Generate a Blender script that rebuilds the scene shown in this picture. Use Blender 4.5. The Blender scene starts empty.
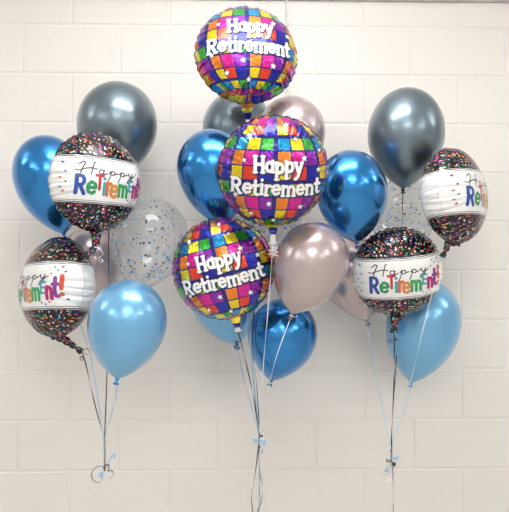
import bpy, bmesh, math, random
from mathutils import Vector, Matrix
random.seed(7)
R = math.radians
sc = bpy.context.scene
COL = sc.collection

# ------------------------------------------------------------------ camera
W, H = 509, 512
FPX = 678.0
CAM = Vector((0.0, -2.8, 1.45))
PITCH, YAW = R(1.75), R(1.3)
cd = bpy.data.cameras.new('camera'); cam = bpy.data.objects.new('camera', cd); COL.objects.link(cam)
cd.sensor_fit = 'HORIZONTAL'; cd.sensor_width = 36.0; cd.lens = FPX / W * 36.0
cd.clip_start = 0.05; cd.clip_end = 60
cam.location = CAM
cam.rotation_euler = (math.pi / 2 + PITCH, 0, -YAW)
sc.camera = cam
CM = Matrix.Translation(CAM) @ cam.rotation_euler.to_matrix().to_4x4()

def P(px, py, d):
    """point seen at (px,py), d metres along the camera axis"""
    return CM @ Vector(((px - W / 2) / FPX * d, -(py - H / 2) / FPX * d, -d))

# ------------------------------------------------------------------ light, exposure
sc.view_settings.view_transform = 'Standard'
sc.view_settings.look = 'None'
sc.view_settings.gamma = 1.0
sc.view_settings.use_curve_mapping = False
sc.view_settings.exposure = -0.27
wd = bpy.data.worlds.new('world'); sc.world = wd; wd.use_nodes = True
wd.node_tree.nodes['Background'].inputs[0].default_value = (0.9, 0.95, 1, 1)
wd.node_tree.nodes['Background'].inputs[1].default_value = 0.3
sc.cycles.max_bounces = 10; sc.cycles.diffuse_bounces = 5; sc.cycles.glossy_bounces = 5
sc.cycles.transparent_max_bounces = 16
CEIL = 3.1
LAMP_Z = 2.66
RX, RY = 5.0, -7.0
# hanging box-shaped light fixtures: x, y, length, width, radiance (the glowing diffusers are built with the fixtures)
LAMPS = [(0.05, -1.15, 1.05, 0.34, 15.0), (-2.7, -1.15, 1.1, 0.34, 9.5), (2.7, -1.15, 1.1, 0.34, 9.5),
         (0.05, -3.4, 1.2, 0.4, 12.0), (-2.7, -3.4, 1.2, 0.4, 11.0), (2.7, -3.4, 1.2, 0.4, 11.0),  # this row and the next are unseen, added for ambient light from behind the camera
         (0.05, -5.7, 1.2, 0.4, 11.0), (-2.7, -5.7, 1.2, 0.4, 11.0), (2.7, -5.7, 1.2, 0.4, 11.0)]

# ------------------------------------------------------------------ material helpers
def new_mat(name):
    m = bpy.data.materials.new(name); m.use_nodes = True
    return m, m.node_tree.nodes, m.node_tree.links, m.node_tree.nodes['Principled BSDF']

def simple(name, col, rough=0.5, metal=0.0, coat=0.0, coat_rough=0.05, sub=0.0, spec=0.5, bump=None):
    m, N, L, b = new_mat(name)
    b.inputs['Base Color'].default_value = (*col, 1)
    b.inputs['Roughness'].default_value = rough
    b.inputs['Metallic'].default_value = metal
    b.inputs['Coat Weight'].default_value = coat
    b.inputs['Coat Roughness'].default_value = coat_rough
    b.inputs['Specular IOR Level'].default_value = spec
    if bump:
        sc_, st, dist = bump
        n = N.new('ShaderNodeTexNoise'); n.inputs['Scale'].default_value = sc_; n.inputs['Detail'].default_value = 4
        t = N.new('ShaderNodeTexCoord'); L.new(t.outputs['Object'], n.inputs['Vector'])
        bp = N.new('ShaderNodeBump'); bp.inputs['Strength'].default_value = st; bp.inputs['Distance'].default_value = dist
        L.new(n.outputs['Fac'], bp.inputs['Height']); L.new(bp.outputs['Normal'], b.inputs['Normal'])
    return m

class NB:
    """tiny node-maths builder"""
    def __init__(s, m): s.N = m.node_tree.nodes; s.L = m.node_tree.links
    def m(s, op, a, b=None, c=None):
        n = s.N.new('ShaderNodeMath'); n.operation = op
        for i, v in enumerate((a, b, c)):
            if v is None: continue
            if isinstance(v, (int, float)): n.inputs[i].default_value = v
            else: s.L.new(v, n.inputs[i])
        return n.outputs[0]
    def mix(s, f, a, b):
        n = s.N.new('ShaderNodeMix'); n.data_type = 'RGBA'
        for i, v in ((0, f), (6, a), (7, b)):
            if isinstance(v, (int, float)): n.inputs[i].default_value = v
            elif isinstance(v, tuple): n.inputs[i].default_value = (*v, 1)
            else: s.L.new(v, n.inputs[i])
        return n.outputs[2]
    def ramp(s, f, cols):
        n = s.N.new('ShaderNodeValToRGB'); cr = n.color_ramp; cr.interpolation = 'CONSTANT'
        k = len(cols)
        while len(cr.elements) < k: cr.elements.new(0.5)
        for i, c in enumerate(cols):
            cr.elements[i].position = i / k; cr.elements[i].color = (*c, 1)
        s.L.new(f, n.inputs[0]); return n.outputs[0]

def wrinkle(m, b, nb, uvout, scale, strength, dist):
    n = nb.N.new('ShaderNodeTexNoise'); n.inputs['Scale'].default_value = scale
    n.inputs['Detail'].default_value = 3; n.inputs['Distortion'].default_value = 1.2
    nb.L.new(uvout, n.inputs['Vector'])
    bp = nb.N.new('ShaderNodeBump'); bp.inputs['Strength'].default_value = strength; bp.inputs['Distance'].default_value = dist
    nb.L.new(n.outputs['Fac'], bp.inputs['Height']); nb.L.new(bp.outputs['Normal'], b.inputs['Normal'])

def tile_material():
    m, N, L, b = new_mat('tile_print_foil'); nb = NB(m)
    uv = N.new('ShaderNodeUVMap'); uv.uv_map = 'UVMap'
    sp = N.new('ShaderNodeSeparateXYZ'); L.new(uv.outputs[0], sp.inputs[0])
    x, y = sp.outputs[0], sp.outputs[1]
    yc = nb.m('MINIMUM', nb.m('MAXIMUM', nb.m('MULTIPLY', y, .96), -.999), .999)
    lat = nb.m('ARCSINE', yc)
    cl = nb.m('SQRT', nb.m('SUBTRACT', 1.0, nb.m('MULTIPLY', yc, yc)))
    xn = nb.m('MINIMUM', nb.m('MAXIMUM', nb.m('DIVIDE', x, nb.m('ADD', cl, .02)), -.999), .999)
    lon = nb.m('ARCSINE', xn)
    gu = nb.m('MULTIPLY', nb.m('FRACT', nb.m('ADD', nb.m('DIVIDE', lon, R(50)), 10 + 2.5 / 50)), 3.0)
    gv = nb.m('MULTIPLY', nb.m('FRACT', nb.m('ADD', nb.m('DIVIDE', lat, R(45)), 10 + 6 / 45)), 3.0)
    cu, cv = nb.m('FLOOR', gu), nb.m('FLOOR', gv)
    idx = nb.m('ADD', cu, nb.m('MULTIPLY', cv, 3.0))
    f = nb.m('DIVIDE', nb.m('ADD', idx, .5), 9.0)
    yel, red, blu = (.82, .64, .01), (.80, .055, .02), (.012, .018, .42)
    ora, mag, pur = (.80, .22, .02), (.66, .01, .30), (.26, .015, .42)
    cya, yl2, grn = (.01, .30, .66), (.74, .66, .015), (.03, .38, .04)
    col = nb.ramp(f, [yel, red, blu, ora, mag, pur, cya, yl2, grn])
    def inside(g, e1, e2):
        fr = nb.m('FRACT', g)
        a = nb.m('GREATER_THAN', nb.m('MINIMUM', fr, nb.m('SUBTRACT', 1.0, fr)), e1)
        c = nb.m('GREATER_THAN', nb.m('MINIMUM', g, nb.m('SUBTRACT', 3.0, g)), e2)
        return nb.m('MULTIPLY', a, c)
    mask = nb.m('MULTIPLY', inside(gu, .05, .15), inside(gv, .05, .14))
    final = nb.mix(mask, (.012, .014, .20), col)
    L.new(final, b.inputs['Base Color'])
    b.inputs['Metallic'].default_value = .72
    b.inputs['Roughness'].default_value = .15
    b.inputs['Coat Weight'].default_value = .5; b.inputs['Coat Roughness'].default_value = .04
    wrinkle(m, b, nb, uv.outputs[0], 8, .25, .015)
    return m

def confetti_material(band=True):
    m, N, L, b = new_mat('confetti_print_foil' if band else 'confetti_print_foil_neck'); nb = NB(m)
    uv = N.new('ShaderNodeUVMap'); uv.uv_map = 'UVMap'
    sp = N.new('ShaderNodeSeparateXYZ'); L.new(uv.outputs[0], sp.inputs[0])
    vo = N.new('ShaderNodeTexVoronoi'); vo.voronoi_dimensions = '2D'; vo.inputs['Scale'].default_value = 12.5
    vo.inputs['Randomness'].default_value = .85
    # follow the length along the curved film, so the dots stay round towards the seam
    ln = N.new('ShaderNodeVectorMath'); ln.operation = 'LENGTH'; L.new(uv.outputs[0], ln.inputs[0])
    fac = nb.m('ADD', 1.0, nb.m('MULTIPLY', nb.m('POWER', nb.m('MINIMUM', ln.outputs['Value'], 1.0), 6.0), .30))
    vs = N.new('ShaderNodeVectorMath'); vs.operation = 'SCALE'; L.new(uv.outputs[0], vs.inputs[0]); L.new(fac, vs.inputs['Scale'])
    L.new(vs.outputs[0] if band else uv.outputs[0], vo.inputs['Vector'])
    sc3 = N.new('ShaderNodeSeparateColor'); L.new(vo.outputs['Color'], sc3.inputs[0])
    rad = nb.m('ADD', .19, nb.m('MULTIPLY', sc3.outputs[1], .13))
    dot = nb.m('MULTIPLY', nb.m('LESS_THAN', vo.outputs['Distance'], rad), nb.m('GREATER_THAN', sc3.outputs[2], .22 if band else .7))
    hue = nb.ramp(sc3.outputs[0], [(.85, .06, .05), (.05, .45, .65), (.90, .35, .06), (.50, .08, .55), (.85, .60, .30),
                                   (.06, .50, .20), (.80, .10, .35), (.08, .15, .65), (.75, .75, .78), (.9, .45, .25)])
    base = nb.mix(dot, (.012, .010, .014), hue)
    if band:
        no = N.new('ShaderNodeTexNoise'); no.inputs['Scale'].default_value = 2.2
        L.new(uv.outputs[0], no.inputs['Vector'])
        a = nb.m('ADD', nb.m('ABSOLUTE', nb.m('ADD', sp.outputs[1], .03)), nb.m('MULTIPLY', nb.m('SUBTRACT', no.outputs['Fac'], .5), .05))
        inb = nb.m('LESS_THAN', a, .43)
        white = (.84, .85, .86)
        line = nb.m('MULTIPLY', nb.m('GREATER_THAN', a, .400), nb.m('LESS_THAN', a, .411))
        l2 = nb.m('MULTIPLY', nb.m('GREATER_THAN', a, .447), nb.m('LESS_THAN', a, .457))
        clean = nb.m('LESS_THAN', a, .48)
        base = nb.mix(clean, base, (.012, .010, .014))
        base = nb.mix(l2, base, white)
        base = nb.mix(inb, base, nb.mix(line, white, (.05, .05, .055)))
        L.new(nb.m('MULTIPLY', nb.m('SUBTRACT', 1.0, inb), .35), b.inputs['Metallic'])
    L.new(base, b.inputs['Base Color'])
    b.inputs['Roughness'].default_value = .16
    b.inputs['Coat Weight'].default_value = .35; b.inputs['Specular IOR Level'].default_value = .4; b.inputs['Coat Roughness'].default_value = .05
    wrinkle(m, b, nb, uv.outputs[0], 6, .22, .015)
    return m

def latex(name, col, rough, metal, coat=.7, cr=.06, spec_tint=None, trans=0.0):
    m, N, L, b = new_mat(name)
    b.inputs['Base Color'].default_value = (*col, 1)
    b.inputs['Roughness'].default_value = rough; b.inputs['Metallic'].default_value = metal
    b.inputs['Coat Weight'].default_value = coat; b.inputs['Coat Roughness'].default_value = cr
    if trans:
        out = N['Material Output']
        t = N.new('ShaderNodeBsdfTranslucent'); t.inputs[0].default_value = (*col, 1)
        mx = N.new('ShaderNodeMixShader'); mx.inputs[0].default_value = trans
        L.new(b.outputs[0], mx.inputs[1]); L.new(t.outputs[0], mx.inputs[2]); L.new(mx.outputs[0], out.inputs[0])
    return m

M = {}
M['tiles'] = tile_material()
M['confetti_foil'] = confetti_material(True)
M['confetti_neck'] = confetti_material(False)
M['chrome_blue'] = latex('chrome_blue_latex', (.016, .225, .60), .21, .93, .8, .07)
M['graphite'] = latex('graphite_latex', (.165, .225, .27), .31, .85, .7, .08)
M['mauve'] = latex('mauve_pearl_latex', (.50, .415, .43), .26, .6, .7, .07)
M['sky'] = latex('sky_pearl_latex', (.20, .51, .83), .28, .5, .8, .06, trans=.12)
for k, c in dict(chrome_blue=(.01, .12, .42), graphite=(.03, .05, .07), mauve=(.22, .17, .18), sky=(.03, .26, .68), clear=(.35, .5, .62)).items():
    M['knot_' + k] = simple(k + '_knot_latex', c, .35, .1, .3)
M['white_foil'] = simple('white_foil', (.85, .85, .87), .25, .3, .5)
M['silver'] = simple('silver_foil', (.75, .76, .8), .2, .9, .5, bump=(60, .4, .01))
M['gold_print'] = simple('yellow_foil_print', (.9, .75, .03), .22, .6, .5)
M['orange_print'] = simple('orange_foil_print', (.9, .3, .03), .22, .6, .5)
M['navy_print'] = simple('navy_foil_print', (.012, .014, .25), .22, .6, .5)
M['letter_white'] = simple('white_letter_print', (.9, .9, .92), .35, 0, .5)
M['letter_edge'] = simple('dark_letter_edge_print', (.01, .01, .08), .5, 0, 0, spec=.25)
M['ink'] = simple('black_ink', (.015, .015, .018), .35, 0, .4)
M['black_ribbon'] = simple('black_ribbon', (.012, .012, .014), .3, 0, .5)
M['blue_ribbon'] = simple('light_blue_ribbon', (.33, .58, .82), .3, .1, .5)
M['white_ribbon'] = simple('white_ribbon', (.82, .82, .84), .3, 0, .5)
M['silver_ribbon'] = simple('silver_ribbon', (.42, .46, .50), .25, .6, .5)
for k, c in dict(blue=(.02, .10, .52), green=(.02, .42, .16), red=(.78, .02, .05), cyan=(.05, .50, .68), orange=(.88, .20, .03),
                 tangerine=(.92, .36, .08), leaf=(.05, .50, .16), aqua=(.06, .52, .66), magenta=(.66, .02, .22),
                 purple=(.28, .04, .42), vermilion=(.85, .12, .04)).items():
    M['L_' + k] = simple(k + '_letter_print', tuple(q * .68 for q in c), .35, 0, .4)
def clear_latex():
    m, N, L, b = new_mat('clear_latex'); out = N['Material Output']
    N.remove(b)
    tr = N.new('ShaderNodeBsdfTransparent'); tr.inputs[0].default_value = (.975, .98, .98, 1)
    gl = N.new('ShaderNodeBsdfGlossy'); gl.inputs['Roughness'].default_value = .06
    df = N.new('ShaderNodeBsdfTranslucent'); df.inputs[0].default_value = (.9, .92, .93, 1)
    d2 = N.new('ShaderNodeBsdfDiffuse'); d2.inputs[0].default_value = (.85, .87, .88, 1)
    ad = N.new('ShaderNodeMixShader'); L.new(df.outputs[0], ad.inputs[1]); L.new(d2.outputs[0], ad.inputs[2])
    lw = N.new('ShaderNodeLayerWeight'); lw.inputs[0].default_value = .35
    nb = NB(m)
    f1 = nb.m('ADD', .045, nb.m('MULTIPLY', nb.m('POWER', lw.outputs['Facing'], 3.0), .25))
    m1 = N.new('ShaderNodeMixShader'); L.new(f1, m1.inputs[0]); L.new(tr.outputs[0], m1.inputs[1]); L.new(ad.outputs[0], m1.inputs[2])
    f2 = nb.m('ADD', .03, nb.m('MULTIPLY', lw.outputs['Fresnel'], .25))
    m2 = N.new('ShaderNodeMixShader'); L.new(f2, m2.inputs[0]); L.new(m1.outputs[0], m2.inputs[1]); L.new(gl.outputs[0], m2.inputs[2])
    L.new(m2.outputs[0], out.inputs[0])
    return m
M['clear'] = clear_latex()
M['cf_blue'] = simple('blue_confetti', (.03, .22, .55), .35, .5)
M['cf_sky'] = simple('light_blue_confetti', (.22, .52, .80), .35, .3)
M['cf_silver'] = simple('silver_confetti', (.42, .46, .52), .3, .7)
M['cf_dark'] = simple('dark_confetti', (.03, .06, .12), .35, .4)

def wall_material():
    m, N, L, b = new_mat('painted_block'); nb = NB(m)
    t = N.new('ShaderNodeTexCoord')
    n1 = N.new('ShaderNodeTexNoise'); n1.inputs['Scale'].default_value = 1.3; n1.inputs['Detail'].default_value = 3
    L.new(t.outputs['Object'], n1.inputs['Vector'])
    base = nb.mix(n1.outputs['Fac'], (.755, .73, .705), (.80, .785, .765))
    L.new(base, b.inputs['Base Color']); b.inputs['Roughness'].default_value = .55
    b.inputs['Specular IOR Level'].default_value = .35
    n2 = N.new('ShaderNodeTexNoise'); n2.inputs['Scale'].default_value = 120; n2.inputs['Detail'].default_value = 5
    L.new(t.outputs['Object'], n2.inputs['Vector'])
    n3 = N.new('ShaderNodeTexNoise'); n3.inputs['Scale'].default_value = 9; n3.inputs['Detail'].default_value = 2
    L.new(t.outputs['Object'], n3.inputs['Vector'])
    h = nb.m('ADD', nb.m('MULTIPLY', n2.outputs['Fac'], .25), n3.outputs['Fac'])
    bp = N.new('ShaderNodeBump'); bp.inputs['Strength'].default_value = .25; bp.inputs['Distance'].default_value = .006
    L.new(h, bp.inputs['Height']); L.new(bp.outputs['Normal'], b.inputs['Normal'])
    return m
M['block'] = wall_material()
M['plaster'] = simple('painted_plaster', (.76, .75, .73), .7, bump=(40, .15, .004))
M['ceiling'] = simple('ceiling_paint', (.74, .74, .73), .8, bump=(60, .2, .004))
M['floor'] = simple('vinyl_floor', (.66, .64, .60), .35, bump=(30, .08, .002))
M['rail'] = simple('grey_rail_paint', (.42, .41, .40), .5)
M['lamp_frame'] = simple('lamp_frame', (.8, .8, .8), .5)
M['bead'] = simple('white_bead_plastic', (.80, .79, .78), .35)

# ------------------------------------------------------------------ mesh helpers
def link_mesh(name, verts, faces, mats, parent=None, smooth=True, midx=None, uvs=None):
    me = bpy.data.meshes.new(name); me.from_pydata([tuple(v) for v in verts], [], faces); me.update()
    for mm in (mats if isinstance(mats, list) else [mats]): me.materials.append(mm)
    if midx: me.polygons.foreach_set('material_index', midx)
    if smooth: me.polygons.foreach_set('use_smooth', [True] * len(me.polygons))
    if uvs:
        ul = me.uv_layers.new(name='UVMap')
        for lp in me.loops: ul.data[lp.index].uv = uvs[lp.vertex_index]
    o = bpy.data.objects.new(name, me); COL.objects.link(o)
    if parent: o.parent = parent
    return o

def tag(o, label=None, cat=None, group=None, kind=None):
    if label: o['label'] = label
    if cat: o['category'] = cat
    if group: o['group'] = group
    if kind: o['kind'] = kind
    return o

def box(name, x0, x1, y0, y1, z0, z1, mat, parent=None):
    v = [(x, y, z) for x in (x0, x1) for y in (y0, y1) for z in (z0, z1)]
    f = [(0, 1, 3, 2), (4, 6, 7, 5), (0, 4, 5, 1), (2, 3, 7, 6), (0, 2, 6, 4), (1, 5, 7, 3)]
    return link_mesh(name, v, f, mat, parent, smooth=False)

def spline(pts, step=.012):
    """Catmull-Rom through pts"""
    pts = [Vector(p) for p in pts]
    if len(pts) == 2: q = [pts[0] * 2 - pts[1]] + pts + [pts[1] * 2 - pts[0]]
    else: q = [pts[0] * 2 - pts[1]] + pts + [pts[-1] * 2 - pts[-2]]
    out = []
    for i in range(1, len(q) - 2):
        a, b, c, d = q[i - 1], q[i], q[i + 1], q[i + 2]
        n = max(2, int((c - b).length / step))
        for k in range(n):
            t = k / n
            out.append(.5 * ((2 * b) + (c - a) * t + (2 * a - 5 * b + 4 * c - d) * t * t + (3 * b - a - 3 * c + d) * t ** 3))
    out.append(q[-2]); return out

def strip(path, width, thick, twist=0.0, tw0=0.0, widths=None):
    """flattened ribbon section swept along path -> verts, faces"""
    V, F = [], []; n = len(path)
    for i, p in enumerate(path):
        t = (path[min(i + 1, n - 1)] - path[max(i - 1, 0)]).normalized()
        ref = Vector((0, -1, 0)) if abs(t.y) < .85 else Vector((1, 0, 0))
        s = t.cross(ref).normalized(); u = s.cross(t).normalized()
        a = tw0 + twist * i / max(1, n - 1)
        s, u = s * math.cos(a) + u * math.sin(a), u * math.cos(a) - s * math.sin(a)
        w = (widths[i] if widths else width) / 2; th = thick / 2
        for (q, r) in ((-1, -1), (1, -1), (1, 1), (-1, 1)): V.append(p + s * w * q + u * th * r)
        if i:
            b = 4 * (i - 1)
            for k in range(4): F.append((b + k, b + (k + 1) % 4, b + 4 + (k + 1) % 4, b + 4 + k))
    F.append((3, 2, 1, 0)); b = 4 * (n - 1); F.append((b, b + 1, b + 2, b + 3))
    return V, F

def tube(path, radii, seg=14, flat=1.0, side=None):
    V, F = [], []; n = len(path)
    for i, p in enumerate(path):
        t = (path[min(i + 1, n - 1)] - path[max(i - 1, 0)]).normalized()
        ref = side or Vector((0, -1, 0))
        s = t.cross(ref).normalized(); u = s.cross(t).normalized()
        for k in range(seg):
            a = 2 * math.pi * k / seg
            V.append(p + s * radii[i] * math.cos(a) + u * radii[i] * flat * math.sin(a))
        if i:
            for k in range(seg):
                b = seg * (i - 1); F.append((b + k, b + (k + 1) % seg, b + seg + (k + 1) % seg, b + seg + k))
    F.append(tuple(range(seg - 1, -1, -1))); F.append(tuple(range(seg * (n - 1), seg * n)))
    return V, F

def merge(*parts):
    V, F = [], []
    for v, f in parts:
        o = len(V); V += v; F += [tuple(i + o for i in q) for q in f]
    return V, F

def curl(start, axis, turns, rad, pitch, width=.005, grow=0.0, ph=0.0):
    """a curled ribbon end: helix"""
    axis = Vector(axis).normalized(); s = axis.cross(Vector((.3, -.9, .2))).normalized(); u = s.cross(axis)
    n = int(turns * 18); path = []
    o = Vector(start) - (s * math.cos(ph) + u * math.sin(ph)) * rad
    for i in range(n + 1):
        a = 2 * math.pi * i / 18; r = rad * (1 + grow * i / n)
        path.append(o + (s * math.cos(a + ph) + u * math.sin(a + ph)) * r + axis * pitch * a / (2 * math.pi))
    V, F = [], []
    for i, p in enumerate(path):
        a = 2 * math.pi * i / 18 + ph; rr = (s * math.cos(a) + u * math.sin(a))
        for (q, r) in ((-1, -1), (1, -1), (1, 1), (-1, 1)): V.append(p + axis * width / 2 * q + rr * .0003 * r)
        if i:
            b = 4 * (i - 1)
            for k in range(4): F.append((b + k, b + (k + 1) % 4, b + 4 + (k + 1) % 4, b + 4 + k))
    return V, F

def local(V, Minv): return [Minv @ Vector(v) for v in V]

# ------------------------------------------------------------------ the room
def joint_z():
    # height of the wall joint seen at y = 270.5
    o, d = CAM, (P(254, 270.5, 1) - CAM); t = -o.y / d.y; return (o + d * t).z
def joint_x():
    o, d = CAM, (P(315, 250, 1) - CAM); t = -o.y / d.y; return (o + d * t).x
PV, PH = .2040, .4035
z0j, x0j = joint_z(), joint_x()
TOPW = CEIL
def block_wall():
    V, F = [], []
    g, bev, dep = .0028, .0042, .0026
    i0 = -int(z0j / PV) - 1; zs = [z0j + i * PV for i in range(i0, 16)]
    rnd = random.Random(3)
    for r in range(len(zs) - 1):
        za, zb = max(zs[r], 0), min(zs[r + 1], TOPW)
        if zb - za < .01: continue
        off = x0j + (0 if (r + i0) % 2 == ROWPAR else PH / 2)
        k0 = int((-RX - off) / PH) - 1
        for k in range(k0, int((RX - off) / PH) + 1):
            xa, xb = max(off + k * PH, -RX), min(off + (k + 1) * PH, RX)
            if xb - xa < .02: continue
            e = rnd.uniform(-.0004, .0004)
            o = len(V)
            y1, y0 = 0.0 + e, dep
            rings = [((xa, xb, za, zb), y0), ((xa + g, xb - g, za + g, zb - g), y0),
                     ((xa + g + bev, xb - g - bev, za + g + bev, zb - g - bev), y1)]
            for (a, b, c, d), y in rings:
                V += [(a, y, c), (b, y, c), (b, y, d), (a, y, d)]
            for q in range(2):
                for s in range(4):
                    F.append((o + 4 * q + s, o + 4 * q + (s + 1) % 4, o + 4 * q + 4 + (s + 1) % 4, o + 4 * q + 4 + s))
            F.append((o + 8, o + 9, o + 10, o + 11))
    # solid backing
    o = len(V); V += [(-RX, .0024, 0), (RX, .0024, 0), (RX, .0024, TOPW), (-RX, .0024, TOPW),
                      (-RX, .2, 0), (RX, .2, 0), (RX, .2, TOPW), (-RX, .2, TOPW)]
    F += [(o + 4, o + 7, o + 6, o + 5), (o, o + 4, o + 5, o + 1), (o + 3, o + 2, o + 6, o + 7), (o, o + 3, o + 7, o + 4), (o + 1, o + 5, o + 6, o + 2), (o, o + 1, o + 2, o + 3)]
    return link_mesh('wall_back', V, F, M['block'], smooth=False)
ROWPAR = 0
tag(block_wall(), kind='structure')
tag(box('wall_left', -RX - .15, -RX, RY, .2, 0, CEIL, M['plaster']), kind='structure')
tag(box('wall_right', RX, RX + .15, RY, .2, 0, CEIL, M['plaster']), kind='structure')
tag(box('wall_front', -RX - .15, RX + .15, RY - .15, RY, 0, CEIL, M['plaster']), kind='structure')
tag(box('floor', -RX - .15, RX + .15, RY - .15, .2, -.1, 0, M['floor']), kind='structure')
tag(box('ceiling', -RX - .15, RX + .15, RY - .15, .2, CEIL, CEIL + .1, M['ceiling']), kind='structure')
def rail_z():
    d = P(440, 1.2, 1) - CAM; t = -(CAM.y + .012) / d.y; return (CAM + d * t).z
RZ = rail_z()
tag(box('trim_1', -RX, RX, -.012, 0, RZ, RZ + .04, M['rail']), kind='structure')

def glow(p):
    m, N, L, b = new_mat('lamp_diffuser')
    b.inputs['Base Color'].default_value = (.8, .8, .8, 1)
    b.inputs['Emission Color'].default_value = (1.0, .975, .945, 1); b.inputs['Emission Strength'].default_value = p
    return m
WHERE = {(0.05, -1.15): 'over the balloons', (-2.7, -1.15): 'left of the one over the balloons', (2.7, -1.15): 'right of the one over the balloons',
         (0.05, -3.4): 'added for ambient light in the middle of the room', (-2.7, -3.4): 'added for ambient light at the middle of the left wall', (2.7, -3.4): 'added for ambient light at the middle of the right wall',
         (0.05, -5.7): 'added for ambient light at the centre of the far row', (-2.7, -5.7): 'added for ambient light at the left end of the far row', (2.7, -5.7): 'added for ambient light at the right end of the far row'}
for (x, y, sx, sy, p) in LAMPS:
    root = bpy.data.objects.new('ceiling_light', None); COL.objects.link(root); root.location = (x, y, LAMP_Z)
    tag(root, 'long white hanging light fixture ' + WHERE[(x, y)], 'light', 'hanging light fixtures')
    box('diffuser', -sx / 2, sx / 2, -sy / 2, sy / 2, 0, .09, glow(p), root)
    box('end_cap', -sx / 2 - .02, -sx / 2, -sy / 2 - .01, sy / 2 + .01, -.004, .10, M['lamp_frame'], root)
    box('end_cap', sx / 2, sx / 2 + .02, -sy / 2 - .01, sy / 2 + .01, -.004, .10, M['lamp_frame'], root)
    for q in (-1, 1):
        V, F = tube([Vector((q * sx * .35, 0, .088)), Vector((q * sx * .35, 0, CEIL - LAMP_Z))], [.006, .006], 8)
        link_mesh('rod', V, F, M['lamp_frame'], root)

# bead chain hanging beside the upper tiled balloon
def bead_chain():
    dd = P(286.5, 0, 1) - CAM; t = -(CAM.y + .011) / dd.y; x = (CAM + dd * t).x
    V, F = [], []
    z = RZ - .004
    for i in range(52):
        rings = []
        for j in range(1, 6):
            ph = math.pi * j / 6
            rings.append((math.sin(ph) * .0052, math.cos(ph) * .0042))
        o = len(V)
        for (r, dz) in rings:
            for k in range(10):
                a = 2 * math.pi * k / 10; V.append((x + r * math.cos(a), -.0185 + r * math.sin(a), z + dz))
        for q in range(4):
            for k in range(10): F.append((o + q * 10 + k, o + q * 10 + (k + 1) % 10, o + q * 10 + 10 + (k + 1) % 10, o + q * 10 + 10 + k))
        F.append(tuple(o + k for k in range(9, -1, -1))); F.append(tuple(o + 40 + k for k in range(10)))
        z -= .0078
    v, f = tube([Vector((x, -.0185, RZ + .005)), Vector((x, -.0185, z))], [.0022, .0022], 8)
    V, F = merge((V, F), (v, f))
    return link_mesh('bead_chain', V, F, M['bead'])
tag(bead_chain(), 'white beaded cord hanging down the wall from the top rail', 'cord')

# ------------------------------------------------------------------ latex balloons
LENGTH = {}
def ribbon_part(root, Minv, color, pts, width=.0048, extra=None, seed=0):
    width = {'white_ribbon': .0028, 'blue_ribbon': .0032}.get(color, .0040)
    path = spline(pts, .01)
    rnd = random.Random(seed); tw = rnd.uniform(4, 9); t0 = rnd.uniform(0, 3)
    parts = [strip(path, width, .0006, tw, t0)]
    if extra: parts += extra
    V, F = merge(*parts)
    return link_mesh('ribbon', local(V, Minv), F, M[color], root, smooth=False)

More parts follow.
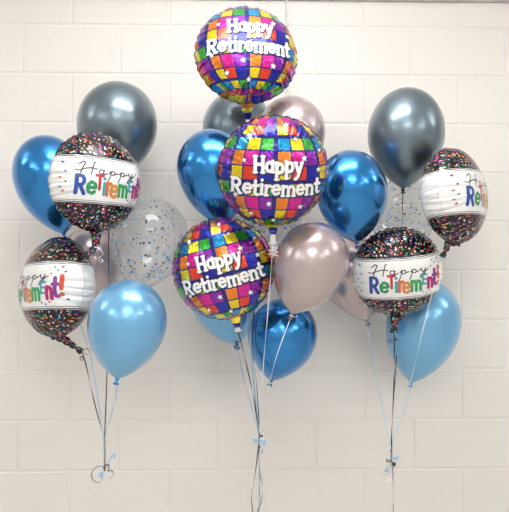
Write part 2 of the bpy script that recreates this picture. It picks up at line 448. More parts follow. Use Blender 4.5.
def latex_balloon(kind, label, cx, cy, kx, ky, hw, up, d, mat, ribbon=None, dk=0.0, dc=0.0, group=None, seed=0, knotcurl=True, cat='balloon'):
    C = P(cx, cy, d); K = P(kx, ky, d + dk)
    ax = (C - K); low = ax.length; ax.normalize()
    a = hw / FPX * d; upm = up / FPX * d
    q = Vector((0, 0, 1)).rotation_difference(ax)
    MX = Matrix.Translation(K) @ q.to_matrix().to_4x4(); MI = MX.inverted()
    root = bpy.data.objects.new(kind, None); COL.objects.link(root); root.empty_display_size = .03
    root.matrix_world = MX
    root.rotation_mode = 'QUATERNION'; root.location = K; root.rotation_quaternion = q
    tag(root, label, cat, group)
    nk = .0042
    prof = []                                 # (z, r) from knot (0) up
    n1, n2 = 34, 26
    for i in range(n1):
        s = 1 - i / n1                       # 1 at the knot -> 0 at the widest
        z = low * (1 - s)
        r = a * max(0, (1 - s ** 2.05)) ** .80
        prof.append((z, max(r, nk * (1 + .2 * i))))
    for i in range(n2):
        ph = math.pi / 2 * i / n2
        prof.append((low + upm * math.sin(ph), a * math.cos(ph)))
    seg = 56; V, F = [], []
    for z, r in prof:
        for k in range(seg):
            t = 2 * math.pi * k / seg; V.append((r * math.cos(t), r * math.sin(t), z))
    for i in range(len(prof) - 1):
        for k in range(seg): F.append((i * seg + k, i * seg + (k + 1) % seg, (i + 1) * seg + (k + 1) % seg, (i + 1) * seg + k))
    top = len(V); V.append((0, 0, low + upm)); b = (len(prof) - 1) * seg
    for k in range(seg): F.append((b + k, b + (k + 1) % seg, top))
    link_mesh('latex_skin', V, F, M[mat], root)
    # knot: tied neck with a flared lip
    kp = [(.004, .0046), (.001, .0062), (-.003, .0068), (-.0065, .0052), (-.009, .0042), (-.013, .0075), (-.0165, .0100), (-.0175, .0098), (-.0168, .0055)]
    V, F = [], []
    for z, r in kp:
        for k in range(16):
            t = 2 * math.pi * k / 16; rr = r * (1 + (.16 * math.sin(3 * t + seed) if z < -.01 else 0))
            V.append((rr * math.cos(t), rr * .8 * math.sin(t), z))
    for i in range(len(kp) - 1):
        for k in range(16): F.append((i * 16 + k, (i + 1) * 16 + k, (i + 1) * 16 + (k + 1) % 16, i * 16 + (k + 1) % 16))
    F.append(tuple(range(16))); F.append(tuple(range(16 * 8 + 15, 16 * 8 - 1, -1)))
    link_mesh('knot', V, F, M['knot_' + mat], root)
    if mat == 'clear':
        rnd = random.Random(seed); V, F, MI_ = [], [], []
        for i in range(420):
            u = rnd.random() ** 1.25
            j = 4 + u * (len(prof) - 6); ji = int(j); fr = j - ji
            z = prof[ji][0] * (1 - fr) + prof[ji + 1][0] * fr; r = prof[ji][1] * (1 - fr) + prof[ji + 1][1] * fr
            if rnd.random() > r / a + .15: continue
            t = rnd.uniform(0, 2 * math.pi)
            dz = prof[ji + 1][0] - prof[ji][0]; dr = prof[ji + 1][1] - prof[ji][1]
            nrm = Vector((dz * math.cos(t), dz * math.sin(t), -dr)).normalized()
            p = Vector((r * math.cos(t), r * math.sin(t), z)) - nrm * .0016
            s = nrm.cross(Vector((0, 0, 1))).normalized(); w = nrm.cross(s)
            rad = rnd.choice((.0028, .0036, .0043, .0050)); o = len(V); nn = 8
            for k in range(nn):
                aa = 2 * math.pi * k / nn; V.append(p + (s * math.cos(aa) + w * math.sin(aa)) * rad)
            for k in range(nn):
                aa = 2 * math.pi * k / nn; V.append(p - nrm * .0004 + (s * math.cos(aa) + w * math.sin(aa)) * rad)
            F.append(tuple(o + k for k in range(nn))); F.append(tuple(o + nn + k for k in range(nn - 1, -1, -1)))
            for k in range(nn): F.append((o + k, o + nn + k, o + nn + (k + 1) % nn, o + (k + 1) % nn))
            mi = rnd.choices((0, 1, 2, 3), (3, 5, 3, 1))[0]; MI_ += [mi] * (nn + 2)
        co = link_mesh('confetti', V, F, [M['cf_blue'], M['cf_sky'], M['cf_silver'], M['cf_dark']], root, smooth=False, midx=MI_)
        tag(co, label='blue and silver paper dots stuck inside the clear skin', kind='stuff')
    if ribbon:
        col, pts = ribbon
        K2 = MX @ Vector((0, 0, -.006))
        extra = []
        if knotcurl:
            extra.append(strip(spline([K2 + Vector((0, -.003, 0)), K2 + Vector((.012, -.006, -.004)), K2 + Vector((.020, -.004, .002))], .004), .003, .0005, 3))
        # wrap round the neck
        wr = [MX @ Vector((.0068 * math.cos(t / 3), .0062 * math.sin(t / 3), -.0075 + .0004 * t / 3)) for t in range(0, 20)]
        extra.append(strip(wr, .003, .0006))
        ribbon_part(root, MI, col, [K2] + [P(*p) for p in pts], extra=extra, seed=seed)
    return root

GL = (104.5, 441, 2.32); GC = (259, 432, 2.34); GR = (391, 452, 2.45)
def jit(g, i): return (g[0] + ((i * 37) % 5 - 2) * .35, g[1], g[2] + ((i * 53) % 7 - 3) * .002)

# left bunch
latex_balloon('latex_balloon', 'dark grey metallic balloon at the top of the left bunch', 117.5, 124, 112, 180, 39.5, 42, 2.53, 'graphite',
              ('black_ribbon', [(109, 215, 2.46), (108.5, 287, 2.46), (107, 370, 2.42), jit(GL, 1)]), seed=1)
latex_balloon('latex_balloon', 'chrome blue balloon at the far left edge behind a black and white foil balloon', 49, 176, 64, 234, 35, 41, 2.46, 'chrome_blue',
              ('blue_ribbon', [(74, 300, 2.5), (89, 352, 2.46), (99, 405, 2.38), jit(GL, 2)]), dk=.02, seed=2)
latex_balloon('latex_balloon', 'mauve pearl balloon mostly hidden in the middle of the left bunch', 90, 262, 94, 309, 31, 35, 2.65, 'mauve',
              ('blue_ribbon', [(91, 350, 2.55), (97, 395, 2.42), jit(GL, 3)]), seed=3)
latex_balloon('confetti_balloon', 'clear balloon with blue and silver confetti beside the left dark foil balloon', 149, 238, 139, 291, 39.5, 41, 2.5, 'clear',
              ('white_ribbon', [(118, 360, 2.42), (109, 405, 2.36), jit(GL, 4)]), seed=4)
latex_balloon('latex_balloon', 'light blue pearl balloon hanging lowest in the left bunch', 127.5, 321, 117, 379, 39, 41.5, 2.14, 'sky',
              ('blue_ribbon', [(115.5, 397, 2.18), (110, 420, 2.28), jit(GL, 5)]), seed=5)
# centre bunch
latex_balloon('latex_balloon', 'dark grey metallic balloon tucked below the topmost tiled foil balloon', 238, 130, 240, 182, 35.5, 39, 2.64, 'graphite',
              ('blue_ribbon', [(248, 260, 2.48), (249, 330, 2.37), (254, 380, 2.35), jit(GC, 1)]), seed=6)
latex_balloon('latex_balloon', 'pale lilac pearl balloon behind the middle tiled foil balloon', 291, 132, 286, 184, 34.5, 35.5, 2.42, 'mauve',
              ('black_ribbon', [(262, 260, 2.42), (252.5, 330, 2.37), (257, 390, 2.35), jit(GC, 2)]), seed=7)
latex_balloon('latex_balloon', 'chrome blue balloon at the left of the centre bunch', 213, 168, 224, 227, 36, 39, 2.36, 'chrome_blue',
              ('blue_ribbon', [(246, 310, 2.42), (251, 360, 2.37), jit(GC, 3)]), seed=8)
latex_balloon('confetti_balloon', 'clear confetti balloon hidden behind the centre foil balloons', 268, 213, 264, 258, 34, 35, 2.62, 'clear',
              ('white_ribbon', [(260, 330, 2.5), (259, 390, 2.42), jit(GC, 4)]), seed=9)
latex_balloon('latex_balloon', 'light blue pearl balloon behind the lowest tiled foil balloon', 223, 297, 237, 345, 32.5, 38, 2.6, 'sky',
              ('blue_ribbon', [(243, 375, 2.5), (254, 415, 2.38), jit(GC, 5)]), seed=10)
latex_balloon('latex_balloon', 'chrome blue balloon hanging lowest in the centre bunch', 282.5, 335, 271, 381, 34.5, 37, 2.44, 'chrome_blue',
              ('white_ribbon', [(266, 400, 2.40), (262, 418, 2.36), jit(GC, 6)]), seed=11)
latex_balloon('latex_balloon', 'large mauve pearl balloon in front at the right of the centre bunch', 311, 262, 292, 314, 37.2, 41, 2.2, 'mauve',
              ('white_ribbon', [(276, 358, 2.22), (267, 395, 2.28), jit(GC, 7)]), seed=12)
# right bunch
latex_balloon('latex_balloon', 'mauve pearl balloon tucked between the centre and right bunches', 354, 273, 367, 321, 33.5, 38, 2.64, 'mauve',
              ('blue_ribbon', [(374, 365, 2.56), (386, 422, 2.48), jit(GR, 1)]), seed=13)
latex_balloon('latex_balloon', 'chrome blue balloon at the left of the right bunch', 351.5, 191.5, 357, 243, 35.7, 41.5, 2.32, 'chrome_blue',
              ('white_ribbon', [(361, 285, 2.5), (368, 330, 2.5), (378, 380, 2.48), (387, 425, 2.46), jit(GR, 2)]), dk=.04, seed=14)
latex_balloon('latex_balloon', 'dark grey metallic balloon at the top of the right bunch', 406, 134, 403, 188.5, 38, 46, 2.47, 'graphite',
              ('black_ribbon', [(402.5, 210, 2.49), (402, 229, 2.51), (401, 262, 2.60), (398, 330, 2.58), (393, 410, 2.48), jit(GR, 3)]), seed=15)
latex_balloon('confetti_balloon', 'clear confetti balloon behind the right bunch, below its dark grey balloon', 403, 213, 399, 262, 32, 36, 2.665, 'clear',
              ('white_ribbon', [(397, 310, 2.62), (393, 400, 2.52), jit(GR, 4)]), seed=16)
latex_balloon('latex_balloon', 'light blue pearl balloon hanging lowest in the right bunch', 423.5, 322, 411, 382.5, 36.5, 42, 2.6, 'sky',
              ('blue_ribbon', [(404, 410, 2.52), (394, 438, 2.46), jit(GR, 5)]), seed=17)

# ------------------------------------------------------------------ foil balloons (unit radius; X right, Z up, front towards -Y)
HF = .62
PSH = 0.0
def pleat(th, side):
    w = th + .035 * math.sin(5 * th + 1.3 * side) + .022 * math.sin(11 * th + .7)
    c = abs(math.cos(18 * w)); c2 = abs(math.cos(31 * w + 1.1))
    return (1 - c ** .7) * .75 + (1 - c2 ** .8) * .35
def S(x, y, side=1, off=0.0):
    """front (side 1) / back (-1) surface over nominal print coordinates"""
    r = min(math.hypot(x, y), 1.0); th = math.atan2(y, x)
    k = max(0.0, (r - .60) / .40); k = k * k * (3 - 2 * k)
    pl = pleat(th, side) * k
    z = HF * (1 - r ** 2.25) ** .56 if r < 1 else 0
    z *= 1 - .08 * pl
    z += .006 * math.sin(5 * x + 2 * y) * (1 - r) + .004 * math.sin(9 * y - 4 * x + 1) * (1 - r * r)
    rs = 1 - .034 * pleat(th, 1) * k ** 1.5 if True else 1
    seam = .016 * math.sin(18 * th + .6) * k ** 2
    rr = r * rs
    # offset along an approximate outward normal
    nx = .9 * r ** 2.5
    on = math.sqrt(max(0.05, 1 - nx * nx))
    X = (rr + off * nx) * math.cos(th); Y = (rr + off * nx) * math.sin(th)
    return Vector((X, -side * (z + off * on) + seam, Y))

def foil_body_mesh(name, mat):
    V, F, U = [], [], []
    nt = 360
    def sheet(side, nr, out=False):
        rows = []
        o0 = len(V); V.append(S(0, 0, side)); U.append((0, 0))
        prev = None
        for i in range(1, nr + 1):
            f = i / nr; r = math.sin(f * math.pi / 2) ** .9 if i < nr else 1.0
            o = len(V)
            for k in range(nt):
                th = 2 * math.pi * k / nt; x, y = r * math.cos(th), r * math.sin(th)
                V.append(S(x, y, side)); U.append((x * side, y - PSH))
            for k in range(nt):
                k2 = (k + 1) % nt
                if prev is None: F.append((o0, o + k, o + k2) if side > 0 else (o0, o + k2, o + k))
                else: F.append((prev + k, o + k, o + k2, prev + k2) if side > 0 else (prev + k, prev + k2, o + k2, o + k))
            prev = o
        return prev
    a = sheet(1, 46); b = sheet(-1, 30)
    # sealed flange
    o = len(V)
    for k in range(nt):
        th = 2 * math.pi * k / nt; p = S(math.cos(th), math.sin(th), 1)
        e = Vector((math.cos(th), 0, math.sin(th)))
        V.append(p + e * .016 + Vector((0, .004 * math.sin(36 * th), 0))); U.append((math.cos(th) * 1.0, math.sin(th) * 1.0))
    for k in range(nt):
        k2 = (k + 1) % nt
        F.append((a + k, o + k, o + k2, a + k2)); F.append((b + k, b + k2, o + k2, o + k))
    return link_mesh(name, V, F, mat, None, uvs=U)

# ---- lettering, as strokes laid on the surface
def arc(cx, cy, rx, ry, a0, a1, n=10):
    return [(cx + rx * math.cos(R(a0 + (a1 - a0) * i / n)), cy + ry * math.sin(R(a0 + (a1 - a0) * i / n))) for i in range(n + 1)]
G = {   # glyph: (advance, strokes) cap height 1, x height .68, skeleton lines
 'R': (.78, [[(.14, .08), (.14, .92)], [(.14, .92), (.36, .92)] + arc(.38, .70, .22, .22, 90, -90) + [(.14, .48)], [(.34, .48), (.64, .06)]]),
 'H': (.82, [[(.14, .06), (.14, .94)], [(.66, .06), (.66, .94)], [(.14, .5), (.66, .5)]]),
 'T': (.74, [[(.37, .06), (.37, .92)], [(.06, .92), (.68, .92)]]),
 'E': (.62, [[(.14, .06), (.14, .94)], [(.14, .92), (.54, .92)], [(.14, .5), (.48, .5)], [(.14, .08), (.54, .08)]]),
 'e': (.66, [[(.08, .36)] + [(.57, .36)] + arc(.33, .35, .25, .27, 5, 315)]),
 'i': (.32, [[(.16, .06), (.16, .64)], [(.16, .88), (.16, .90)]]),
 'r': (.50, [[(.14, .06), (.14, .64)], [(.14, .40)] + arc(.36, .36, .22, .26, 170, 65)]),
 'm': (1.04, [[(.14, .06), (.14, .64)], [(.14, .40)] + arc(.33, .42, .19, .20, 160, 0, 8) + [(.52, .06)], arc(.71, .42, .19, .20, 160, 0, 8) + [(.90, .06)]]),
 'n': (.68, [[(.14, .06), (.14, .64)], [(.14, .40)] + arc(.34, .42, .20, .20, 160, 0, 8) + [(.54, .06)]]),
 't': (.48, [[(.20, .90), (.20, .22)] + arc(.34, .22, .14, .14, 180, 300, 6), [(.04, .62), (.40, .62)]]),
 'a': (.66, [arc(.30, .33, .22, .25, 20, 360, 14), [(.52, .64), (.52, .06)]]),
 'p': (.68, [[(.14, .64), (.14, -.28)], arc(.36, .34, .22, .25, 180, -180, 14)]),
 'y': (.64, [[(.10, .64), (.32, .10)], [(.56, .64), (.28, -.16), (.12, -.26)]]),
 '!': (.34, [[(.17, .34), (.17, .94)], [(.17, .06), (.17, .09)]]),
}
SER = {'R': [(.02, .06, .28, .06), (.02, .94, .20, .94), (.54, .06, .76, .06)], 'H': [(.02, .06, .27, .06), (.53, .06, .79, .06), (.02, .94, .27, .94), (.53, .94, .79, .94)],
       'i': [(.04, .06, .30, .06), (.05, .64, .16, .64)], 'r': [(.03, .06, .30, .06), (.03, .64, .14, .64)], 'm': [(.03, .06, .25, .06), (.41, .06, .62, .06), (.79, .06, 1.0, .06), (.03, .64, .14, .64)],
       'n': [(.03, .06, .25, .06), (.43, .06, .66, .06), (.03, .64, .14, .64)], 'p': [(.03, .64, .14, .64), (.02, -.28, .30, -.28)],
       'y': [(.00, .64, .22, .64), (.46, .64, .64, .64)], 'a': [(.48, .06, .62, .06)], 't': []}
def strokes_to_mesh(strokes, off, V, F, MI_, mi):
    """strokes: list of (polyline, width) in print coordinates"""
    for pl, w in strokes:
        pts = [pl[0]]
        for a, b in zip(pl, pl[1:]):
            n = max(1, int(math.hypot(b[0] - a[0], b[1] - a[1]) / .03))
            pts += [(a[0] + (b[0] - a[0]) * k / n, a[1] + (b[1] - a[1]) * k / n) for k in range(1, n + 1)]
        h = w / 2
        def poly(ps):
            o = len(V)
            for p in ps: V.append(S(p[0], p[1] + PSH, 1, off))
            F.append(tuple(range(o, o + len(ps)))); MI_.append(mi)
        for a, b in zip(pts, pts[1:]):
            dx, dy = b[0] - a[0], b[1] - a[1]; l = math.hypot(dx, dy) or 1; nx, ny = -dy / l * h, dx / l * h
            poly([(a[0] - nx, a[1] - ny), (b[0] - nx, b[1] - ny), b, a]); poly([a, b, (b[0] + nx, b[1] + ny), (a[0] + nx, a[1] + ny)])
        for p in pts[:1] + pts[1:-1:2] + pts[-1:]:
            poly([(p[0] + h * math.cos(2 * math.pi * k / 10), p[1] + h * math.sin(2 * math.pi * k / 10)) for k in range(10)])

def set_line(text, x0, x1, base, cap, arch=0.0, th=.2, tilt=None, slab=True):
    tot = sum(G[c][0] for c in text); sx = (x1 - x0) / tot; out = []; x = x0
    jl = [0, .05, -.03, .04, -.02, .03, -.04, .02, -.02, .03]
    for i, c in enumerate(text):
        adv, st = G[c]; dy = jl[i % 10] * cap
        def T(p):
            X = x + p[0] * sx; Y = base + dy + p[1] * cap + arch * (1 - (X / .8) ** 2)
            return (X, Y)
        for s in st: out.append(([T(p) for p in s], th * cap))
        if slab:
            for (a, b, c2, d2) in SER.get(c, []): out.append(([T((a, b)), T((c2, d2))], th * cap * .6))
        x += adv * sx
    return out

def star_poly(cx, cy, r, off, V, F, MI_, mi, rot=0):
    cy += PSH
    o = len(V); V.append(S(cx, cy, 1, off))
    for k in range(10):
        rr = r if k % 2 == 0 else r * .42; a = math.pi / 2 + rot + k * math.pi / 5
        V.append(S(cx + rr * math.cos(a), cy + rr * math.sin(a), 1, off))
    for k in range(10): F.append((o, o + 1 + k, o + 1 + (k + 1) % 10)); MI_.append(mi)

def tiled_parts(shift=0.0):
    global PSH
    PSH = shift
    body = foil_body_mesh('foil_body', M['tiles'])
    V, F, I = [], [], []
    l1 = set_line('Happy', -.42, .44, .035, .31, 0, .185); l2 = set_line('Retirement', -.79, .79, -.335, .30, -.02, .18)
    edge = [([(x + .012, y - .014) for x, y in p], w + .026) for p, w in l1 + l2]
    strokes_to_mesh(edge, .004, V, F, I, 1)
    strokes_to_mesh(l1 + l2, .008, V, F, I, 0)
    let = link_mesh('lettering', V, F, [M['letter_white'], M['letter_edge']], None, smooth=False, midx=I)
    let['label'] = 'white bold Happy Retirement lettering'
    sts = []
    for (x, y, r, a) in ((-.47, .66, .06, .2), (-.57, .25, .045, 0), (.46, .30, .065, .1), (.76, .42, .05, 0), (.74, .10, .055, 0), (-.13, -.50, .06, .2),
                         (.44, -.56, .06, 0), (-.42, -.70, .05, 0), (.16, .84, .05, .1), (-.02, -.82, .05, 0), (-.70, -.36, .05, .2), (.30, .62, .04, 0)):
        if math.hypot(x, y + PSH) + r > .99: continue
        V, F, I = [], [], []
        star_poly(x, y, r * 1.3, .004, V, F, I, 1, a); star_poly(x, y, r, .007, V, F, I, 0, a)
        sts.append(link_mesh('printed_star', V, F, [M['letter_white'], M['letter_edge']], None, smooth=False, midx=I))
    PSH = 0.0
    return [body, let] + sts

def banded_parts():
    body = foil_body_mesh('foil_body', M['confetti_foil'])
    V, F, I = [], [], []
    def X(z): return -.69 + (z - 77) * .00446
    spec = [('R', 74, 122, -.34, .40, 'blue'), ('e', 120, 166, -.33, .40, 'green'), ('T', 158, 194, -.23, .31, 'red'), ('i', 188, 208, -.32, .36, 'cyan'),
            ('r', 204, 232, -.33, .40, 'orange'), ('e', 224, 268, -.37, .42, 'tangerine'), ('m', 264, 322, -.33, .38, 'leaf'), ('E', 319, 352, -.20, .24, 'aqua'),
            ('n', 348, 382, -.31, .38, 'magenta'), ('t', 378, 404, -.28, .42, 'purple'), ('!', 401, 423, -.24, .40, 'vermilion')]
    names = []
    for c, a, b, base, cap, colr in spec:
        adv, st = G[c]; xa, xb = X(a), X(b); sx = (xb - xa) / adv
        ss = [([(xa + p[0] * sx, base + p[1] * cap) for p in s], min(.068, .18 * cap)) for s in st]
        if colr not in names: names.append(colr)
        strokes_to_mesh(ss, .005, V, F, I, names.index(colr))
    bl = link_mesh('block_lettering', V, F, [M['L_' + n] for n in names], None, smooth=False, midx=I)
    bl['label'] = 'Retirement! in multicoloured letters'
    V, F, I = [], [], []
    th = .021
    st = [[(-.70, .12), (-.66, .22), (-.60, .34)], [(-.50, .10), (-.47, .22), (-.43, .35), (-.40, .36)], [(-.80, .18), (-.72, .17), (-.60, .22), (-.48, .24), (-.38, .22)], [(-.72, .30), (-.64, .36), (-.60, .34)]]
    def a_(x): return [arc(x + .05, .17, .05, .045, 40, 380, 12), [(x + .11, .21), (x + .095, .14), (x + .13, .125), (x + .18, .15)]]
    def p_(x): return [[(x, .16), (x + .05, .21), (x + .01, .06), (x - .03, -.01)], arc(x + .085, .17, .045, .042, 160, -150, 12), [(x + .12, .15), (x + .2, .17)]]
    st += a_(-.34) + p_(-.12) + p_(.12) + [[(.34, .18), (.38, .21), (.38, .15), (.41, .13), (.46, .17), (.48, .21)], [(.48, .21), (.45, .10), (.38, .0), (.33, .02), (.36, .07), (.55, .18)]]
    strokes_to_mesh([([(x * .94 + .05, y * .95 - .035) for x, y in s], th) for s in st], .005, V, F, I, 0)
    sl = link_mesh('script_lettering', V, F, M['ink'], None, smooth=False)
    sl['label'] = 'Happy in thin black script'
    cs = ['purple', 'blue', 'vermilion', 'green', 'aqua', 'magenta']; sts = []
    for i, (x, y) in enumerate([(-.86, .28), (-.84, .10), (-.90, -.02), (-.83, -.10), (-.90, -.20), (-.85, -.28), (.42, -.36), (.50, -.39), (.58, -.35), (.66, .30), (.72, .24), (.78, .31), (.84, .22), (.86, -.30), (.62, .18)]):
        V, F, I = [], [], []
        star_poly(x, y, .030, .005, V, F, I, 0, i)
        sts.append(link_mesh('printed_star', V, F, M['L_' + cs[i % 6]], None, smooth=False))
    return [body, bl, sl] + sts

PROTO = {'tiles': tiled_parts(), 'tiles_high': tiled_parts(.11), 'band': banded_parts()}
USED = set()
def foil_balloon(style, label, cx, cy, r, d, yaw, tilt, roll, neck, nw, ribbon, curls=(), seed=0, group=None, wave=None):
    C = P(cx, cy, d); RM = r / FPX * d
    rot = Matrix.Rotation(R(yaw), 4, 'Z') @ Matrix.Rotation(R(tilt), 4, 'X') @ Matrix.Rotation(R(-roll), 4, 'Y')
    base = C + rot @ Vector((0, 0, -RM))
    root = bpy.data.objects.new('foil_balloon', None); COL.objects.link(root); root.empty_display_size = .03
    root.rotation_mode = 'QUATERNION'
    root.location = base; root.rotation_quaternion = rot.to_quaternion()
    MX = Matrix.Translation(base) @ rot; MI = MX.inverted()
    tag(root, label, 'balloon', group)
    for o in PROTO[style]:
        c = o if style not in USED else o.copy()
        if style in USED: COL.objects.link(c)
        c.parent = root; c.scale = (RM,) * 3; c.location = (0, 0, RM)
    USED.add(style)
    # neck / filling tail in world points
    top = C + rot @ Vector((0, 0, -RM * .93))
    pts = [top] + [P(*p) for p in neck]
    path = spline(pts, .003); n = len(path)
    wid = []
    for i in range(n):
        f = i / (n - 1)
        w = nw / 2 * (1.35 - .75 * min(1, f * 1.3)) if f < .75 else nw / 2 * (.40 + .5 * (f - .75) / .25)
        wid.append(w * (1 + .12 * math.sin(f * 30 + seed)))
    V, F = tube(path, wid, 14, .38)
    if style != 'band':
        mi = []
        for i in range(1, n):
            f = i / n; q = 0 if f < .25 else 1 if f < .48 else 2 if f < .72 else 3
            mi += [q] * 14
        mi += [0, 3]
        nk = link_mesh('neck', local(V, MI), F, [M['orange_print'], M['gold_print'], M['navy_print'], M['silver']], root, midx=mi)
    else:
        U = [((i % 14) / 14 * .5 + .1, (i // 14) * .022 + 1.2) for i in range(len(V))]
        nk = link_mesh('neck', local(V, MI), F, M['confetti_neck'], root, uvs=U)
    col, rp = ribbon
    end = pts[-1]
    extra = []
    for (px, py, dd, ax, turns, rad, pitch) in curls:
        extra.append(curl(P(px, py, dd), ax, turns, rad, pitch, width=.003))
    if wave: extra.append(strip(spline([P(*p) for p in wave], .003), .0034, .0005, 2.5, .4))
    ribbon_part(root, MI, col, [end] + [P(*p) for p in rp], extra=extra, seed=seed)
    return root

foil_balloon('tiles_high', 'round tiled Happy Retirement foil balloon at the very top of the centre bunch', 246.3, 55.3, 51.5, 2.3, 6, -9, 0,
             [(247, 108, 2.3), (248, 117, 2.32), (249, 127, 2.33)], .036, ('silver_ribbon', [(251, 190, 2.30), (253, 226, 2.33), (250, 300, 2.39), (253, 370, 2.36), jit(GC, 8)]), seed=21)
foil_balloon('tiles', 'round tiled Happy Retirement foil balloon in the middle, largest and nearest', 273.5, 171.5, 55.5, 2.1, 4, 16, 0,
             [(273, 230, 2.08), (273, 236, 2.08), (273, 244, 2.09)], .034, ('white_ribbon', [(271, 270, 2.1), (268, 310, 2.13), (263, 370, 2.22), jit(GC, 9)]),
             curls=((273, 247, 2.07, (.1, 0, -1), 2.5, .007, .012), (271, 246, 2.075, (-.4, 0, -1), 2, .006, .014)), seed=22)
foil_balloon('tiles', 'round tiled Happy Retirement foil balloon tilted, lowest of the three tiled ones', 223, 268.5, 51, 2.25, -4, 3, 14,
             [(236, 320, 2.25), (237, 326, 2.25), (238, 331, 2.26)], .032, ('black_ribbon', [(245, 358, 2.27), (254, 400, 2.31), jit(GC, 10)]),
             curls=((235, 341, 2.24, (0, 0, -1), 1.5, .006, .009), (233.5, 346, 2.24, (.3, 0, -1), 1.2, .005, .008)), seed=23)
foil_balloon('band', 'black confetti foil balloon with white Happy Retirement band, highest in the left bunch', 96, 182, 49.5, 2.24, 41, 2, -1,
             [(96, 234, 2.22), (95, 246, 2.22), (90, 252, 2.21), (84, 257, 2.21)], .030, ('white_ribbon', [(92, 275, 2.3), (93, 340, 2.44), (96, 385, 2.42), jit(GL, 6)]),
             wave=[(94.5, 247, 2.2), (98, 247.5, 2.19), (101, 250, 2.18), (103, 254, 2.19), (101, 256.5, 2.2), (98.8, 258, 2.19), (99, 261, 2.18), (101.5, 262.5, 2.19), (102.8, 260.5, 2.2), (100.8, 259.2, 2.19)], seed=24)
foil_balloon('band', 'black confetti foil balloon with white band turned left, at lower left of the picture', 57, 287, 50.5, 2.33, -46, -5, 4,
             [(62, 338, 2.33), (72, 345, 2.33), (82, 352, 2.33)], .030, ('black_ribbon', [(86, 365, 2.34), (95, 405, 2.35), jit(GL, 7)]),
             curls=((84, 350, 2.32, (.1, -1, -.2), 1.4, .010, .006), (80, 357, 2.32, (0, -.8, -.5), 1.6, .007, .006)), seed=25)
foil_balloon('band', 'black confetti foil balloon with white band turned right, highest in the right bunch', 454, 196, 48.5, 2.28, 56, -6, 0,
             [(449, 243, 2.28), (446, 250, 2.28), (442, 257, 2.29)], .028, ('white_ribbon', [(424, 325, 2.34), (406, 400, 2.42), jit(GR, 6)]), seed=26)
foil_balloon('band', 'black confetti foil balloon facing front with white Happy Retirement band, lower right bunch', 397.5, 272, 45.2, 2.36, -2, 12, 5,
             [(395, 318, 2.36), (394.5, 325, 2.36), (394, 333, 2.36)], .036, ('black_ribbon', [(394.3, 350, 2.38), (393.5, 395, 2.42), (391.8, 430, 2.45), jit(GR, 7)]),
             curls=((391, 339, 2.35, (-1, -.6, 0), 1.3, .007, .008), (394, 339, 2.35, (.3, -.8, -.5), 1.5, .0055, .006)), seed=27)

# ------------------------------------------------------------------ gathered and curled ribbon knots
def bow(name, label, gx, gy, d, by, pieces, tails, seed, loops=()):
    base = P(gx, by, d)
    root = bpy.data.objects.new(name, None); COL.objects.link(root); root.location = base
    tag(root, label, 'ribbon', None)
    MI = Matrix.Translation(-base)
    V, F = tube(spline([P(gx, gy, d), P(gx + .2, (gy + by) / 2, d), base], .004), [.0034] * len(spline([P(gx, gy, d), P(gx + .2, (gy + by) / 2, d), base], .004)), 8)
    link_mesh('tied_strands', local(V, MI), F, M['silver_ribbon'], root)
    for (col, px, py, ax, turns, rad, pitch) in pieces:
        V, F = curl(P(px, py, d - .004), ax, turns, rad, pitch, width=.0055, grow=.2, ph=px)
        # short link back to the knot
        V2, F2 = strip(spline([base, (base + V[0]) / 2 + Vector((0, -.004, .002)), V[0]], .004), .004, .0006, 1)
        V, F = merge((V, F), (V2, F2))
        link_mesh('curl', local(V, MI), F, M[col], root, smooth=False)
    for (col, tw, pts) in loops:
        path = spline([P(*p) for p in pts], .003)
        V, F = strip(path, .0045, .0006, tw, .7)
        link_mesh('loop', local(V, MI), F, M[col], root, smooth=False)
    for i, (col, pts) in enumerate(tails):
        path = spline([base] + [P(*p) for p in pts], .01)
        V, F = strip(path, .0045, .0006, 7 + i * 2, i)
        link_mesh('tail', local(V, MI), F, M[col], root, smooth=False)
def floor_pt(px, d):
    p = P(px, 512, d); f = CAM + (p - CAM); q = Vector((p.x, p.y, .004)); return q

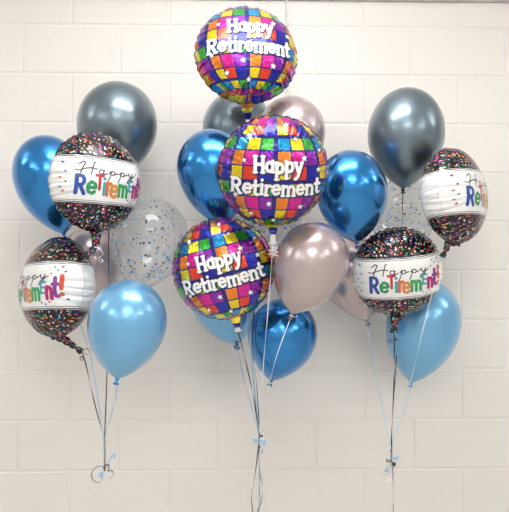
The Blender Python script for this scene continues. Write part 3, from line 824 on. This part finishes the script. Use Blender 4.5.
bow('ribbon_knot', 'curled ribbon knot at the bottom of the left bunch with a large black loop', 104.5, 440, 2.32, 471,
    [('blue_ribbon', 103, 472, (0, -.4, -1), 2.2, .007, .008),
     ('blue_ribbon', 112, 457, (1, -.2, .1), 1.8, .006, .010), ('white_ribbon', 101, 466, (-.5, -.3, 1), 2, .006, .008), ('white_ribbon', 107, 467, (1, -.3, .3), 2, .006, .008)], [], 1,
    [('black_ribbon', 1.0, [(104.5, 470, 2.31), (102, 466, 2.30), (97, 467, 2.30), (92.5, 471, 2.31), (91.5, 476, 2.32), (94, 481, 2.32), (98.5, 482.5, 2.31), (101.5, 480, 2.30), (101.8, 477, 2.30)]),
     ('black_ribbon', .8, [(104.5, 471, 2.31), (106, 465, 2.30), (109, 465.5, 2.29), (108, 471, 2.30), (111, 470.5, 2.31), (113.5, 473, 2.31), (112, 477, 2.30), (109, 478, 2.29)])])
bow('ribbon_knot', 'curled ribbon knot below the centre bunch with long trailing strands', 259, 431, 2.34, 440,
    [('blue_ribbon', 258, 439, (-1, -.2, 0), 2.4, .006, .007), ('white_ribbon', 256, 437, (-.6, -.2, .6), 2, .006, .007), ('blue_ribbon', 262, 441, (.6, -.3, -.6), 2.2, .007, .006),
     ('white_ribbon', 261, 437, (1, -.2, 0), 2, .005, .007), ('black_ribbon', 260, 436, (.8, -.3, .5), 1, .005, .006), ('silver_ribbon', 259, 446, (.7, -.2, -1), 2, .005, .012)],
    [('black_ribbon', [(257, 460, 2.34), (253.5, 485, 2.33), (251.5, 497, 2.33), (252.5, 512, 2.33), (256, 560, 2.34), (258, 640, 2.34)]),
     ('silver_ribbon', [(259.2, 460, 2.34), (259.5, 490, 2.34), (259.3, 512, 2.34), (259, 640, 2.34)]),
     ('silver_ribbon', [(259.6, 470, 2.35), (262.5, 488, 2.35), (261, 503, 2.35), (257.5, 515, 2.35), (260, 560, 2.35), (260, 640, 2.35)])], 2)
bow('ribbon_knot', 'curled ribbon knot at the bottom of the right bunch above a single strand', 391.3, 451, 2.45, 461,
    [('blue_ribbon', 394, 457, (1, -.2, .1), 2, .006, .008), ('black_ribbon', 389, 460, (-.8, -.3, .3), 1.2, .005, .008), ('black_ribbon', 393, 462, (1, -.3, -.4), 1.5, .006, .008),
     ('white_ribbon', 391, 465, (-.7, -.2, -.6), 2.2, .006, .009), ('blue_ribbon', 388, 470, (-1, -.3, .1), 2, .006, .007),
     ('white_ribbon', 390, 478, (-.7, -.2, -.5), 2.2, .006, .008)],
    [('silver_ribbon', [(392.8, 475, 2.45), (393.3, 500, 2.45), (393.3, 560, 2.45), (393.5, 640, 2.45)])], 3,
    [('black_ribbon', .6, [(391.3, 461, 2.44), (393.2, 466, 2.43), (392, 471, 2.43), (388, 474, 2.43), (382.5, 474.5, 2.44)])])
